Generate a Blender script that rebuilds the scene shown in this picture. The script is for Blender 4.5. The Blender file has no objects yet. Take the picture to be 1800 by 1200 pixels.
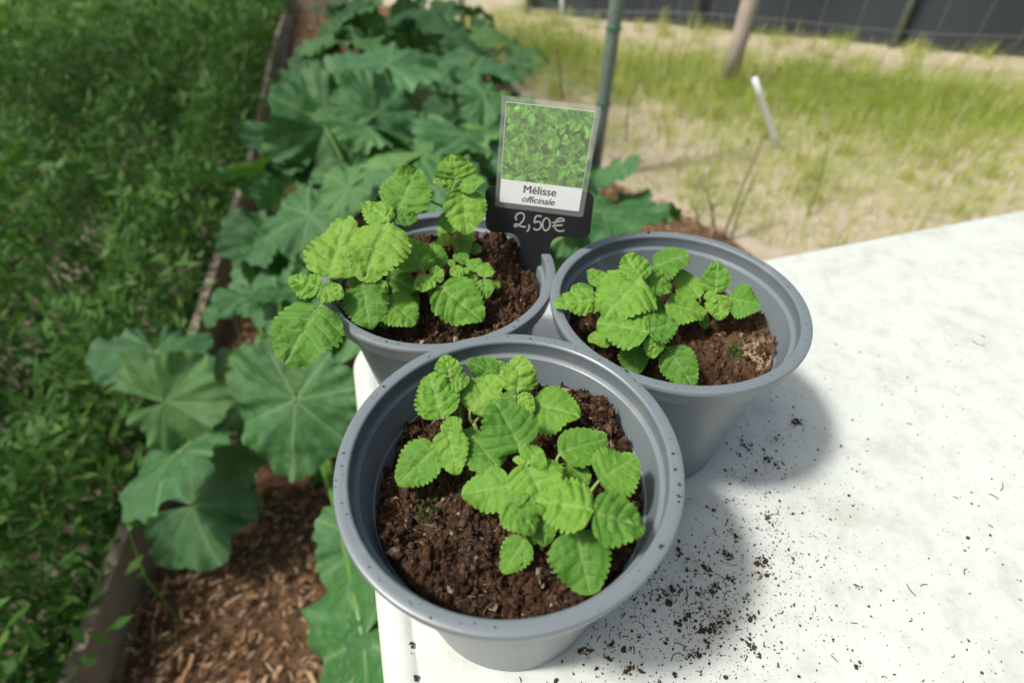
import bpy, math, random
import numpy as np
from mathutils import Matrix, Vector

# ------------------------------------------------------------------ camera, sky, sun, exposure
random.seed(7); RNG = np.random.default_rng(7)
sc = bpy.context.scene
col = sc.collection
TZ = 0.72                                     # height of the table top (m)
FPX, PIT, ROL, CH = 928.736, 0.760, -0.012, 0.2798    # focal length in px of an 1800 px wide picture, pitch, roll, height above table
EYE = np.array([0.0, 0.0, TZ + CH])
FW = np.array([0, math.cos(PIT), -math.sin(PIT)]); _r = np.array([1.0, 0, 0]); _u = np.cross(_r, FW)
RT = _r * math.cos(ROL) + _u * math.sin(ROL); UP = -_r * math.sin(ROL) + _u * math.cos(ROL)
cam = bpy.data.cameras.new('camera'); camo = bpy.data.objects.new('camera', cam); col.objects.link(camo)
M = Matrix.Identity(4)
for i in range(3):
    M[i][0], M[i][1], M[i][2], M[i][3] = RT[i], UP[i], -FW[i], EYE[i]
camo.matrix_world = M
cam.sensor_width = 36; cam.lens = FPX / 1800 * 36; cam.clip_start = 0.01; cam.clip_end = 500
cam.dof.use_dof = True; cam.dof.focus_distance = 0.235; cam.dof.aperture_fstop = 6.6
sc.camera = camo

SUN_EL = math.radians(58)
SHD = np.array([0.965, 0.26])                  # direction in which shadows fall on the ground
world = bpy.data.worlds.new('World'); sc.world = world; world.use_nodes = True
nt = world.node_tree; bg = nt.nodes['Background']
sky = nt.nodes.new('ShaderNodeTexSky'); sky.sky_type = 'NISHITA'; sky.sun_disc = False
sky.sun_elevation = SUN_EL; sky.sun_rotation = math.atan2(-SHD[0], -SHD[1]); sky.dust_density = 6.0; sky.ozone_density = .6
tn = nt.nodes.new('ShaderNodeMix'); tn.data_type = 'RGBA'; tn.blend_type = 'MULTIPLY'; tn.inputs[0].default_value = 1; tn.inputs[7].default_value = (.95, 1.0, .92, 1)   # hazy, less blue sky
nt.links.new(sky.outputs[0], tn.inputs[6]); nt.links.new(tn.outputs[2], bg.inputs[0]); bg.inputs[1].default_value = 0.11
sl = bpy.data.lights.new('sun', 'SUN'); so = bpy.data.objects.new('sun', sl); col.objects.link(so)
sl.energy = 3.3; sl.angle = math.radians(6); sl.color = (1, .965, .9)
sdir = Vector((SHD[0] * math.cos(SUN_EL), SHD[1] * math.cos(SUN_EL), -math.sin(SUN_EL)))
so.rotation_euler = sdir.to_track_quat('-Z', 'Y').to_euler(); so.location = (-2, -1, 6)
vs = sc.view_settings
vs.view_transform = 'Standard'; vs.look = 'None'; vs.gamma = 1; vs.use_curve_mapping = False; vs.exposure = 0.26

# ------------------------------------------------------------------ helpers
def ray(px, py):
    return FW + (px - 900) / FPX * RT - (py - 600) / FPX * UP
def at(px, py, z):                             # point of the place at height z (m) seen at a pixel of the photograph
    d = ray(px, py); t = (z - EYE[2]) / d[2]
    return EYE + d * t
def nrm(v):
    v = np.asarray(v, float); return v / (np.linalg.norm(v) + 1e-12)
def tag(o, label=None, cat=None, group=None, kind=None):
    for k, v in (('label', label), ('category', cat), ('group', group), ('kind', kind)):
        if v: o[k] = v
    return o
def empty(name, loc, label=None, cat=None, group=None):
    o = bpy.data.objects.new(name, None); col.objects.link(o); o.location = loc; o.empty_display_size = .02
    return tag(o, label, cat, group)
def mesh(name, V, F, smooth=True, attrs=None, colattr=None):
    me = bpy.data.meshes.new(name)
    V = np.asarray(V, np.float32)
    me.from_pydata(V.tolist(), [], F.tolist() if isinstance(F, np.ndarray) else F)
    if smooth: me.polygons.foreach_set('use_smooth', np.ones(len(me.polygons), bool))
    for k, a in (attrs or {}).items():
        at_ = me.attributes.new(k, 'FLOAT', 'POINT'); at_.data.foreach_set('value', np.asarray(a, np.float32))
    if colattr is not None:
        c = me.attributes.new('Col', 'FLOAT_COLOR', 'POINT'); c.data.foreach_set('color', np.asarray(colattr, np.float32).ravel())
    me.update(); return me
def obj(name, me, mat=None, parent=None, loc=None):
    o = bpy.data.objects.new(name, me); col.objects.link(o)
    if mat and not me.materials: me.materials.append(mat)
    if parent: o.parent = parent
    if loc is not None: o.location = loc
    return o
def part(name, V, F, mat, parent=None, org=(0, 0, 0), **k):   # V in metres in the place; org = origin of the parent thing
    return obj(name, mesh(name, np.asarray(V) - np.asarray(org), F, **k), mat, parent)
def single(name, V, F, mat, org, **k):         # a thing that is one mesh, with its origin at org
    o = obj(name, mesh(name, np.asarray(V) - np.asarray(org), F, **k), mat); o.location = org; return o
def joinVF(parts):
    Vs, Fs, n = [], [], 0
    for V, F in parts:
        Vs.append(np.asarray(V)); Fs += [[i + n for i in f] for f in (F.tolist() if isinstance(F, np.ndarray) else F)]; n += len(V)
    return np.concatenate(Vs), Fs
def boxVF(c, s, ax=None):
    c = np.asarray(c); s = np.asarray(s) / 2
    A = np.eye(3) if ax is None else np.asarray(ax)
    V = [c + A.T @ (s * np.array(k)) for k in ((-1,-1,-1),(1,-1,-1),(1,1,-1),(-1,1,-1),(-1,-1,1),(1,-1,1),(1,1,1),(-1,1,1))]
    return np.array(V), [[0,3,2,1],[4,5,6,7],[0,1,5,4],[1,2,6,5],[2,3,7,6],[3,0,4,7]]
def tubeVF(P, R, n=7, cap=True):
    P = np.asarray(P, float); R = np.broadcast_to(np.asarray(R, float), (len(P),))
    T = np.gradient(P, axis=0); V = []
    ref = np.array([.31, .17, .93]); ref = ref if abs(nrm(T[0]) @ ref) < .9 else np.array([1., 0, 0])
    for p, t, r in zip(P, T, R):
        t = nrm(t); a = nrm(np.cross(t, ref)); b = np.cross(t, a)
        for k in range(n):
            w = 2 * math.pi * k / n; V.append(p + r * (math.cos(w) * a + math.sin(w) * b))
    F = [[i*n+k, i*n+(k+1)%n, (i+1)*n+(k+1)%n, (i+1)*n+k] for i in range(len(P)-1) for k in range(n)]
    if cap: F += [list(range(n))[::-1], list(range((len(P)-1)*n, len(P)*n))]
    return np.array(V), F
def bez(a, b, c, n=9):
    t = np.linspace(0, 1, n)[:, None]; a, b, c = map(np.asarray, (a, b, c))
    return (1-t)**2*a + 2*t*(1-t)*b + t*t*c
def lathe(prof, n=112, ctr=(0, 0, 0)):
    prof = np.asarray(prof); m = len(prof); w = np.linspace(0, 2*math.pi, n, endpoint=False)
    V = np.stack([prof[:, 0][None]*np.cos(w)[:, None], prof[:, 0][None]*np.sin(w)[:, None], np.broadcast_to(prof[:, 1], (n, m))], -1).reshape(-1, 3) + np.asarray(ctr)
    F = [[i*m+j, ((i+1) % n)*m+j, ((i+1) % n)*m+j+1, i*m+j+1] for i in range(n) for j in range(m-1)]
    k = 1+.0035*np.sin(2*w+ctr[0]*90)+.0018*np.sin(3*w+ctr[1]*70)+.0009*np.sin(7*w); V[:, :2] = (V[:, :2]-np.asarray(ctr)[:2])*np.repeat(k, m)[:, None]+np.asarray(ctr)[:2]     # slightly out of round
    return V, F
_tab = RNG.random((256, 256))
def vnoise(x, y):
    xi = np.floor(x).astype(int); yi = np.floor(y).astype(int); fx = x-xi; fy = y-yi
    fx = fx*fx*(3-2*fx); fy = fy*fy*(3-2*fy); g = lambda a, b: _tab[a & 255, b & 255]
    return (g(xi, yi)*(1-fx)+g(xi+1, yi)*fx)*(1-fy)+(g(xi, yi+1)*(1-fx)+g(xi+1, yi+1)*fx)*fy
def fbm(x, y, o=4, g=.5):
    s = 0; a = 1; t = 0
    for k in range(o):
        s = s + a*vnoise(x*2**k+17.3*k, y*2**k+9.1*k); t += a; a *= g
    return s/t
def worley(x, y, seed=0):
    xi = np.floor(x).astype(int); yi = np.floor(y).astype(int); best = np.full(x.shape, 9.); hh = np.zeros(x.shape)
    for dx in (-1, 0, 1):
        for dy in (-1, 0, 1):
            a = xi+dx; b = yi+dy
            px = a+_tab[(a+seed) & 255, (b+3) & 255]; py = b+_tab[(a+91) & 255, (b+seed+57) & 255]
            d = np.hypot(x-px, y-py); m = d < best
            best = np.where(m, d, best); hh = np.where(m, _tab[(a+13) & 255, (b+29+seed) & 255], hh)
    return best, hh

# ------------------------------------------------------------------ materials
class NB:
    def __init__(s, name):
        s.m = bpy.data.materials.new(name); s.m.use_nodes = True; s.t = s.m.node_tree; s.N = s.t.nodes
        s.b = s.N['Principled BSDF']; s.out = s.N['Material Output']
    def n(s, typ, **k):
        o = s.N.new('ShaderNode'+typ)
        for a, v in k.items():
            if a in o.bl_rna.properties.keys(): setattr(o, a, v)
        return o
    def l(s, a, b): s.t.links.new(a, b)
    def coord(s, kind='Object'): return s.n('TexCoord').outputs[kind]
    def noise(s, scale, detail=5, rough=.55, vec=None):
        o = s.n('TexNoise'); o.inputs['Scale'].default_value = scale; o.inputs['Detail'].default_value = detail; o.inputs['Roughness'].default_value = rough
        s.l(vec if vec is not None else s.coord(), o.inputs['Vector']); return o.outputs['Fac']
    def ramp(s, fac, stops):
        o = s.n('ValToRGB'); e = o.color_ramp.elements
        while len(e) < len(stops): e.new(.5)
        for el, (p, c) in zip(e, stops): el.position = p; el.color = (*c, 1) if len(c) == 3 else c
        s.l(fac, o.inputs[0]); return o.outputs[0]
    def mix(s, f, a, b, mode='MIX'):
        o = s.n('Mix'); o.data_type = 'RGBA'; o.blend_type = mode
        for i, v in ((0, f), (6, a), (7, b)):
            if isinstance(v, (int, float)): o.inputs[i].default_value = v
            elif isinstance(v, tuple): o.inputs[i].default_value = (*v, 1)
            else: s.l(v, o.inputs[i])
        return o.outputs[2]
    def bump(s, h, strength=.3, dist=.001):
        o = s.n('Bump'); o.inputs['Strength'].default_value = strength; o.inputs['Distance'].default_value = dist
        s.l(h, o.inputs['Height']); s.l(o.outputs[0], s.b.inputs['Normal']); return o
    def set(s, **k):
        for a, v in k.items(): s.b.inputs[a.replace('_', ' ')].default_value = v
        return s
    def col(s, c):
        if isinstance(c, tuple): s.b.inputs['Base Color'].default_value = (*c, 1)
        else: s.l(c, s.b.inputs['Base Color'])
        return s
    def attr(s, name): o = s.n('Attribute'); o.attribute_name = name; return o
    def objrand(s): return s.n('ObjectInfo').outputs['Random']
    def translucent(s, c, fac):
        tr = s.n('BsdfTranslucent'); mx = s.n('MixShader'); mx.inputs[0].default_value = fac
        if isinstance(c, tuple): tr.inputs[0].default_value = (*c, 1)
        else: s.l(c, tr.inputs[0])
        s.l(s.b.outputs[0], mx.inputs[1]); s.l(tr.outputs[0], mx.inputs[2]); s.l(mx.outputs[0], s.out.inputs[0])
MAT = {}
def m_leaf():
    n = NB('lemon_balm_leaf'); r = n.objrand()
    base = n.ramp(r, [(0, (.07, .19, .022)), (.3, (.105, .25, .028)), (.65, (.14, .30, .034)), (1, (.195, .35, .045))])
    nz = n.noise(180, 4); base = n.mix(n.ramp(nz, [(.35, (0, 0, 0)), (.7, (1, 1, 1))]), n.mix(.28, base, (.05, .17, .02)), base)
    tip = n.attr('edge').outputs['Fac']; base = n.mix(tip, base, n.mix(.5, base, (.26, .38, .07)))
    c = n.mix(n.attr('vein').outputs['Fac'], base, n.mix(.27, base, (.36, .5, .2)))
    n.col(c).set(Roughness=.6); n.b.inputs['Specular IOR Level'].default_value = .25
    vo = n.n('TexVoronoi'); vo.inputs['Scale'].default_value = 420; n.l(n.coord(), vo.inputs['Vector']); n.bump(n.mix(.5, vo.outputs['Distance'], n.noise(900, 3)), .8, .0009)
    n.translucent(n.mix(.5, c, (.3, .5, .04)), .17); return n.m
def m_simple(name, c, rough=.5, var=.25, scale=40, bump=0, bscale=200, spec=.5, metal=0):
    n = NB(name); f = n.noise(scale)
    n.col(n.mix(f, tuple(x*(1-var) for x in c), tuple(min(1, x*(1+var)) for x in c))).set(Roughness=rough, Metallic=metal)
    n.b.inputs['Specular IOR Level'].default_value = spec
    if bump: n.bump(n.noise(bscale), bump, .001)
    return n.m
def m_squash():
    n = NB('squash_leaf'); r = n.objrand()
    base = n.ramp(r, [(0, (.018, .095, .012)), (.35, (.04, .15, .032)), (.7, (.065, .19, .062)), (1, (.11, .235, .045))])
    nz = n.noise(5, 5); base = n.mix(n.ramp(nz, [(.4, (0, 0, 0)), (.65, (1, 1, 1))]), base, n.mix(.4, base, (.12, .26, .14)))
    c = n.mix(n.attr('vein').outputs['Fac'], base, n.mix(.6, base, (.24, .36, .16)))
    n.col(c).set(Roughness=.45); n.b.inputs['Specular IOR Level'].default_value = .42
    n.bump(n.noise(60, 4), .5, .004)
    n.translucent((.10, .26, .02), .22); return n.m
def m_pot():
    n = NB('grey_plastic'); a = n.noise(30); sp = n.noise(700, 2)
    c = n.mix(a, (.142, .17, .192), (.162, .19, .212))
    sm = n.ramp(n.noise(35, 6, .7), [(.55, (0, 0, 0)), (.8, (1, 1, 1))]); c = n.mix(n.mix(.5, (0, 0, 0), sm), c, (.31, .29, .25)); dirt = n.ramp(n.noise(300, 5, .7), [(.67, (0, 0, 0)), (.71, (1, 1, 1))])
    c = n.mix(dirt, c, (.045, .04, .035))
    n.col(c).set(Roughness=.36); n.b.inputs['Specular IOR Level'].default_value = .5
    n.bump(sp, .05, .0005); return n.m
def m_table():
    n = NB('white_plastic'); a = n.noise(14, 6, .6); st = n.ramp(n.noise(60, 6, .7), [(.5, (0, 0, 0)), (.85, (1, 1, 1))])
    c = n.mix(a, (.53, .565, .54), (.61, .635, .61)); c = n.mix(st, c, (.42, .42, .37))
    fine = n.ramp(n.noise(1100, 3, .6), [(.67, (0, 0, 0)), (.73, (1, 1, 1))]); zone = n.ramp(n.noise(9, 3), [(.45, (0, 0, 0)), (.62, (1, 1, 1))])
    c = n.mix(n.mix(1., fine, zone, 'MULTIPLY'), c, (.2, .18, .15))
    dust = n.ramp(n.noise(22, 7, .75), [(.5, (0, 0, 0)), (.78, (1, 1, 1))]); c = n.mix(dust, c, n.mix(.55, c, (.33, .29, .23)))
    scr = n.ramp(n.noise(150, 4, .8), [(.62, (0, 0, 0)), (.66, (1, 1, 1))]); c = n.mix(n.mix(.4, (0, 0, 0), scr), c, (.40, .38, .33))
    n.col(c).set(Roughness=.38); n.bump(n.noise(500), .08, .0006); return n.m
def m_soil():
    n = NB('potting_soil'); a = n.noise(420, 8, .72); b = n.noise(45, 3)
    c = n.ramp(a, [(.30, (.008, .005, .004)), (.47, (.04, .022, .014)), (.6, (.13, .075, .048)), (.74, (.34, .24, .165))])
    c = n.mix(n.ramp(b, [(.45, (0, 0, 0)), (.7, (1, 1, 1))]), c, n.mix(.55, c, (.13, .055, .03)))
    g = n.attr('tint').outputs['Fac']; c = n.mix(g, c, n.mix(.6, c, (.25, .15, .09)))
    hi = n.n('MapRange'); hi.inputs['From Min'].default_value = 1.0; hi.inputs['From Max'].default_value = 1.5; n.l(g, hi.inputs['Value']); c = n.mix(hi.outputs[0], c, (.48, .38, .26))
    n.col(c).set(Roughness=.95); n.b.inputs['Specular IOR Level'].default_value = .15
    n.bump(n.noise(1300, 5, .75), 1, .0016); return n.m
def m_tint(name, stops, rough=.7, trans=None, spec=.3, bump=None):
    n = NB(name); c = n.ramp(n.attr('tint').outputs['Fac'], stops)
    nz = n.noise(90); c = n.mix(nz, n.mix(.2, c, (.01, .01, .008)), c)
    n.col(c).set(Roughness=rough); n.b.inputs['Specular IOR Level'].default_value = spec
    if bump: n.bump(n.noise(bump), .5, .002)
    if trans: n.translucent(trans, .3)
    return n.m
MAT['leaf'] = m_leaf(); MAT['squash'] = m_squash(); MAT['pot'] = m_pot(); MAT['table'] = m_table(); MAT['soil'] = m_soil()
MAT['stem'] = m_simple('plant_stem', (.2, .27, .07), .5); MAT['sqstem'] = m_simple('squash_stalk', (.09, .2, .04), .45)
MAT['crumb'] = m_simple('soil_crumb', (.06, .04, .027), .95, .8, 130, spec=.1)
MAT['board'] = m_simple('slate_plastic', (.014, .015, .018), .5, .25, 90, .15, 900)
MAT['chalk'] = m_simple('chalk', (.45, .45, .44), .95, .5, 1400)
MAT['paper'] = m_simple('white_paper', (.86, .87, .9), .6, .02)
MAT['ink'] = m_simple('black_ink', (.02, .02, .022), .6, .1)
MAT['chips'] = m_tint('wood_chips', [(0, (.12, .068, .036)), (.4, (.33, .185, .095)), (.75, (.48, .30, .17)), (1, (.6, .48, .34))], .9, bump=300)
MAT['grass'] = m_tint('grass_blades', [(0, (.27, .38, .06)), (.45, (.46, .54, .13)), (.7, (.6, .57, .26)), (1, (.74, .65, .5))], .6, (.62, .68, .15))
MAT['feather'] = m_tint('feathery_greens', [(0, (.05, .14, .02)), (.6, (.09, .22, .035)), (1, (.16, .31, .05))], .55, (.1, .25, .02))
MAT['wood'] = m_simple('weathered_wood', (.42, .36, .32), .85, .3, 12, .4, 60)
MAT['plank'] = m_simple('bed_board_wood', (.34, .27, .21), .85, .4, 14, .4, 70)
MAT['gmetal'] = m_simple('green_coated_steel', (.17, .22, .19), .45, .4, 25, metal=0)
MAT['gtwine'] = m_simple('green_twine', (.03, .22, .09), .6)
MAT['wire'] = m_simple('galvanised_wire', (.4, .42, .42), .4, .15, metal=.7)
MAT['white'] = m_simple('white_paint', (.8, .82, .84), .35, .05)
MAT['straw'] = m_simple('dry_stalk', (.16, .15, .06), .8, .35, 60)
n = NB('earth'); a = n.noise(2.2, 6, .6); b = n.noise(28, 6, .65)
c = n.ramp(a, [(.35, (.62, .52, .43)), (.5, (.58, .49, .38)), (.66, (.38, .4, .18))]); c = n.mix(n.ramp(b, [(.3, (0, 0, 0)), (.7, (1, 1, 1))]), n.mix(.4, c, (.26, .2, .14)), c)
n.col(c).set(Roughness=.95); n.bump(n.noise(60, 6, .7), .8, .02); MAT['earth'] = n.m
n = NB('mulch_ground'); a = n.noise(45, 6, .7)
n.col(n.ramp(a, [(.3, (.06, .034, .02)), (.55, (.19, .105, .055)), (.75, (.32, .2, .115))])).set(Roughness=.95); n.bump(n.noise(120, 6, .7), 1, .01); MAT['mulch'] = n.m
n = NB('clear_plastic'); n.set(Roughness=.08, Alpha=.05); n.col((.9, .93, .93)); n.b.inputs['Specular IOR Level'].default_value = .4; MAT['clear'] = n.m
n = NB('photo_print'); n.l(n.attr('Col').outputs['Color'], n.b.inputs['Base Color']); n.set(Roughness=.35); MAT['print'] = n.m
n = NB('dark_net'); w1 = n.n('TexWave'); w1.inputs['Scale'].default_value = 40; w1.bands_direction = 'X'; n.l(n.coord(), w1.inputs['Vector'])
w2 = n.n('TexWave'); w2.inputs['Scale'].default_value = 40; w2.bands_direction = 'Z'; n.l(n.coord(), w2.inputs['Vector'])
wv = n.mix(1., w1.outputs[1], w2.outputs[1], 'MULTIPLY'); n.col(n.mix(wv, (.045, .055, .07), (.016, .02, .026))).set(Roughness=.75); MAT['net'] = n.m

# ------------------------------------------------------------------ the ground
def sheet(name, pts, z, mat):
    o = part(name, [(x, y, z) for x, y in pts], [list(range(len(pts)))], mat, smooth=False); o['kind'] = 'structure'; return o
sheet('ground', [(-60, -40), (60, -40), (60, 120), (-60, 120)], 0, MAT['earth'])
FE0 = np.array([-.30, 4.0]); FE1 = np.array([.34, 2.02])         # fence line at the edge of the squash bed
sheet('mulch_path', [(-.62, -.8), (1.3, -.8), (1.0, .9), (.75, 1.55), (.38, 2.0), (-.02, 3.2), (-.32, 4.1), (-.7, 5.1), (-1.78, 5.1), (-1.56, 4.28), (-1.0, 1.96), (-.7, .6)], .004, MAT['mulch'])

def inpoly(x, y, P):
    c = np.zeros(x.shape, bool); n_ = len(P)
    for i in range(n_):
        (x0, y0), (x1, y1) = P[i], P[(i+1) % n_]
        c ^= ((y0 > y) != (y1 > y)) & (x < (x1-x0)*(y-y0)/((y1-y0)+1e-12)+x0)
    return c
def chips():
    P = [(-.64, -.2), (.5, -.2), (.75, 1.55), (.36, 2.0), (-.02, 3.1), (-.32, 4.1), (-.7, 4.9), (-1.72, 4.9), (-1.53, 4.28), (-.97, 1.96), (-.7, .8)]
    N = 95000; x = RNG.uniform(-1.8, .8, N); y = -.2 + 5.1*RNG.random(N)**1.5; k = inpoly(x, y, P); x, y = x[k], y[k]; N = len(x)
    L = RNG.lognormal(math.log(.0105), .55, N).clip(.004, .035); W = L*RNG.uniform(.08, .3, N); T = RNG.uniform(.0015, .005, N)
    a = RNG.uniform(0, 2*math.pi, N); tl = RNG.normal(0, .28, N); z = .008+.028*fbm(x*9, y*9, 3)+RNG.uniform(0, .012, N)
    ex = np.stack([np.cos(a)*np.cos(tl), np.sin(a)*np.cos(tl), np.sin(tl)], -1); ey = np.stack([-np.sin(a), np.cos(a), RNG.normal(0, .25, N)], -1); ez = np.cross(ex, ey)
    c = np.stack([x, y, z], -1); V = []
    for sx, sy, sz in ((-1,-1,-1),(1,-1,-1),(1,1,-1),(-1,1,-1),(-1,-1,1),(1,-1,1),(1,1,1),(-1,1,1)):
        j = RNG.uniform(.55, 1.1, N)
        V.append(c+ex*(sx*L/2*j)[:, None]+ey*(sy*W/2*j)[:, None]+ez*(sz*T/2)[:, None])
    V = np.stack(V, 1).reshape(-1, 3); f = np.array([[0,3,2,1],[4,5,6,7],[0,1,5,4],[1,2,6,5],[2,3,7,6],[3,0,4,7]])
    F = (np.arange(N)[:, None, None]*8+f[None]).reshape(-1, 4)
    o = part('wood_chips', V, F, MAT['chips'], smooth=False, attrs={'tint': np.repeat(RNG.random(N), 8)})
    tag(o, 'loose brown wood chip mulch covering the path between the beds', 'wood chips', kind='stuff')
chips()

def blades(N, x, y, h, w, tint, bend=.6, z0=0):
    a = RNG.uniform(0, 2*math.pi, N); d = np.stack([np.cos(a), np.sin(a), 0*a], -1); s = np.stack([-np.sin(a), np.cos(a), 0*a], -1)
    b = RNG.uniform(.1, bend, N); p = np.stack([x, y, np.full(N, z0)], -1); up = np.array([0, 0, 1.])
    m = p+up*(h*.55)[:, None]+d*(h*b*.25)[:, None]; t = p+up*(h*(1-.35*b))[:, None]+d*(h*b*.8)[:, None]
    W = s*(w/2)[:, None]
    V = np.stack([p-W, p+W, m-W*.8, m+W*.8, t], 1).reshape(-1, 3); i = np.arange(N)[:, None]*5
    F = np.concatenate([i+np.array([[0, 1, 3]]), i+np.array([[0, 3, 2]]), i+np.array([[2, 3, 4]])]); return V, F, np.repeat(tint, 5)
def grass():
    N = 230000; x = RNG.uniform(-.6, 5.5, N); y = RNG.uniform(.9, 7.5, N)
    lim = np.interp(y, [.9, 1.55, 2.0, 3.2, 4.1, 7.5], [1.2, .82, .46, .04, -.28, -1.4])
    dens = fbm(x*1.1+3, y*1.1+5, 3); band = np.exp(-((y-(3.35-.42*(x-.6)))/.55)**2)            # a greener strip along the wire fence
    keep = (x > lim) & (RNG.random(N) < np.clip((dens-.38)*3.2, .08, 1)*.6+band*.75)
    x, y, dens, band = x[keep], y[keep], dens[keep], band[keep]; N = len(x)
    h = RNG.uniform(.02, .06, N)*(1+1.3*band)+RNG.random(N)**8*.14; w = RNG.uniform(.002, .0045, N)
    M3 = 420; cx_ = RNG.uniform(.1, 4.5, M3); cy_ = RNG.uniform(1.3, 5.2, M3); lm = np.interp(cy_, [.9, 1.55, 2.0, 3.2, 4.1, 7.5], [1.2, .82, .46, .04, -.28, -1.4]); ok = cx_ > lm+.05; cx_, cy_ = cx_[ok], cy_[ok]
    q = np.repeat(np.arange(len(cx_)), 34); x = np.concatenate([x, cx_[q]+RNG.normal(0, .028, len(q))]); y = np.concatenate([y, cy_[q]+RNG.normal(0, .028, len(q))]); th_ = RNG.uniform(.05, .16, len(cx_)); h = np.concatenate([h, th_[q]*RNG.uniform(.5, 1.1, len(q))]); w = np.concatenate([w, RNG.uniform(.002, .005, len(q))])
    tu = RNG.uniform(-.2, .45, len(cx_)); dens = np.concatenate([dens, .5-tu[q]]); band = np.concatenate([band, np.full(len(q), .6)]); N = len(x)
    tint = np.clip(.62-.55*band+RNG.normal(0, .22, N)-(dens-.5)*.9, 0, 1)
    V, F, t = blades(N, x, y, h, w, tint)
    o = part('grass', V, F, MAT['grass'], smooth=False, attrs={'tint': t}); tag(o, 'patchy yellow green grass growing on the dry lit ground', 'grass', kind='stuff')
grass()

# board edging and feathery greens of the next bed
BD = [(-.56, -.35), (-.72, .62), (-1.0, 1.96), (-1.37, 3.38), (-1.62, 4.45)]
for i in range(4):
    a, b = np.array(BD[i]), np.array(BD[i+1]); d = (b-a)/np.linalg.norm(b-a); L = np.linalg.norm(b-a)-.008
    V, F = boxVF([*((a+b)/2), .055], (L, .022, .13), [[d[0], d[1], 0], [-d[1], d[0], 0], [0, 0, 1]])
    tag(single('edging_board', V, F, MAT['plank'], ((a+b)/2)[0:2].tolist()+[0], smooth=False), 'weathered brown board edging the feathery green bed along the wood chip path', 'board', 'boards edging the feathery green bed')
def feathery():
    N = 260000; x = -.5-5*RNG.random(N)**1.5; y = -.3+7.0*RNG.random(N)**1.4
    lim = np.interp(y, [p[1] for p in BD]+[7], [p[0]-.02 for p in BD]+[-2.2]); k = (x < lim) & (x > lim-2.6-.4*y); x, y = x[k], y[k]; lim = lim[k]; N = len(x)
    row = (.5+.5*np.cos(2*math.pi*((lim-x)-.16)/.36))**.8; hz = .04+(.10+.42*fbm(x*7, y*7, 3)**1.5)*(.12+.88*row)
    z = hz*RNG.random(N)**.6
    x = x+np.where(z > .11, np.abs(RNG.normal(0, .05, N)), 0)
    a = RNG.uniform(0, 2*math.pi, N); e = RNG.uniform(-.1, 1.1, N); L = RNG.uniform(.014, .05, N)*(1+.15*y); w = L*RNG.uniform(.16, .42, N)
    d = np.stack([np.cos(a)*np.cos(e), np.sin(a)*np.cos(e), np.sin(e)], -1); s = np.stack([-np.sin(a), np.cos(a), RNG.normal(0, .4, N)], -1)
    p = np.stack([x, y, z+.004], -1); q = p+d*(L*.5)[:, None]
    V = np.stack([p, q-s*(w/2)[:, None], p+d*L[:, None], q+s*(w/2)[:, None]], 1).reshape(-1, 3); F = np.arange(N*4).reshape(-1, 4)
    M2 = 9000; i = RNG.integers(0, N, M2)                                 # stalks carrying the leaflets
    V2, F2, t2 = blades(M2, x[i], y[i], hz[i]*1.05, np.full(M2, .004), np.full(M2, .5), .5)
    V3 = np.concatenate([V, V2]); F3 = F.tolist()+(F2+len(V)).tolist()
    o = part('feathery_greens', V3, F3, MAT['feather'], smooth=False, attrs={'tint': np.concatenate([np.repeat(np.clip(RNG.normal(.5, .25, N), 0, 1), 4), t2])})
    tag(o, 'dense feathery green vegetable tops behind the board edging', 'greens', kind='stuff')
feathery()

# ------------------------------------------------------------------ fences, posts and stalks behind
def post(name, base, top, r, mat, label, cat, n=10, extra=None, group=None):
    root = empty(name, base, label, cat, group)
    V, F = tubeVF(np.linspace(base, top, 6), r, n); part('shaft', V, F, mat, root, base); return root
# dark windbreak netting
W0 = at(930, 24, 0)[:2]; W1 = W0+(at(1345, 62, 0)[:2]-W0)*3.6; wd = nrm(W1-W0); wl = np.linalg.norm(W1-W0)
rt = empty('windbreak_fence', (*W0, 0), 'dark woven windbreak netting on posts beyond the sunlit grass', 'fence')
for k in range(5):
    a = W0+wd*wl*k/5; b = W0+wd*wl*(k+1)/5-wd*.012; n_ = 24; t = np.linspace(0, 1, n_); wob = .02*np.sin(t*math.pi*3+k)
    P = a+(b-a)*t[:, None]; nn = np.array([-wd[1], wd[0]])
    V = [];  
    for z in (.03, .5, 1.0, 1.5):
        for p, w_ in zip(P, wob): V.append((*(p+nn*w_), z))
    for z in (.03, .5, 1.0, 1.5):
        for p, w_ in zip(P, wob): V.append((*(p+nn*(w_+.004)), z))
    F = [[r_*n_+i, r_*n_+i+1, (r_+1)*n_+i+1, (r_+1)*n_+i] for r_ in (0, 1, 2) for i in range(n_-1)]
    F += [[j+4*n_ for j in f][::-1] for f in F]; part('net_panel', V, F, MAT['net'], rt, (*W0, 0))
    V, F = tubeVF(np.linspace((*(a-nn*.03), 0), (*(a-nn*.03), 1.55), 4), .018, 8); part('post', V, F, MAT['gmetal'], rt, (*W0, 0))
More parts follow.
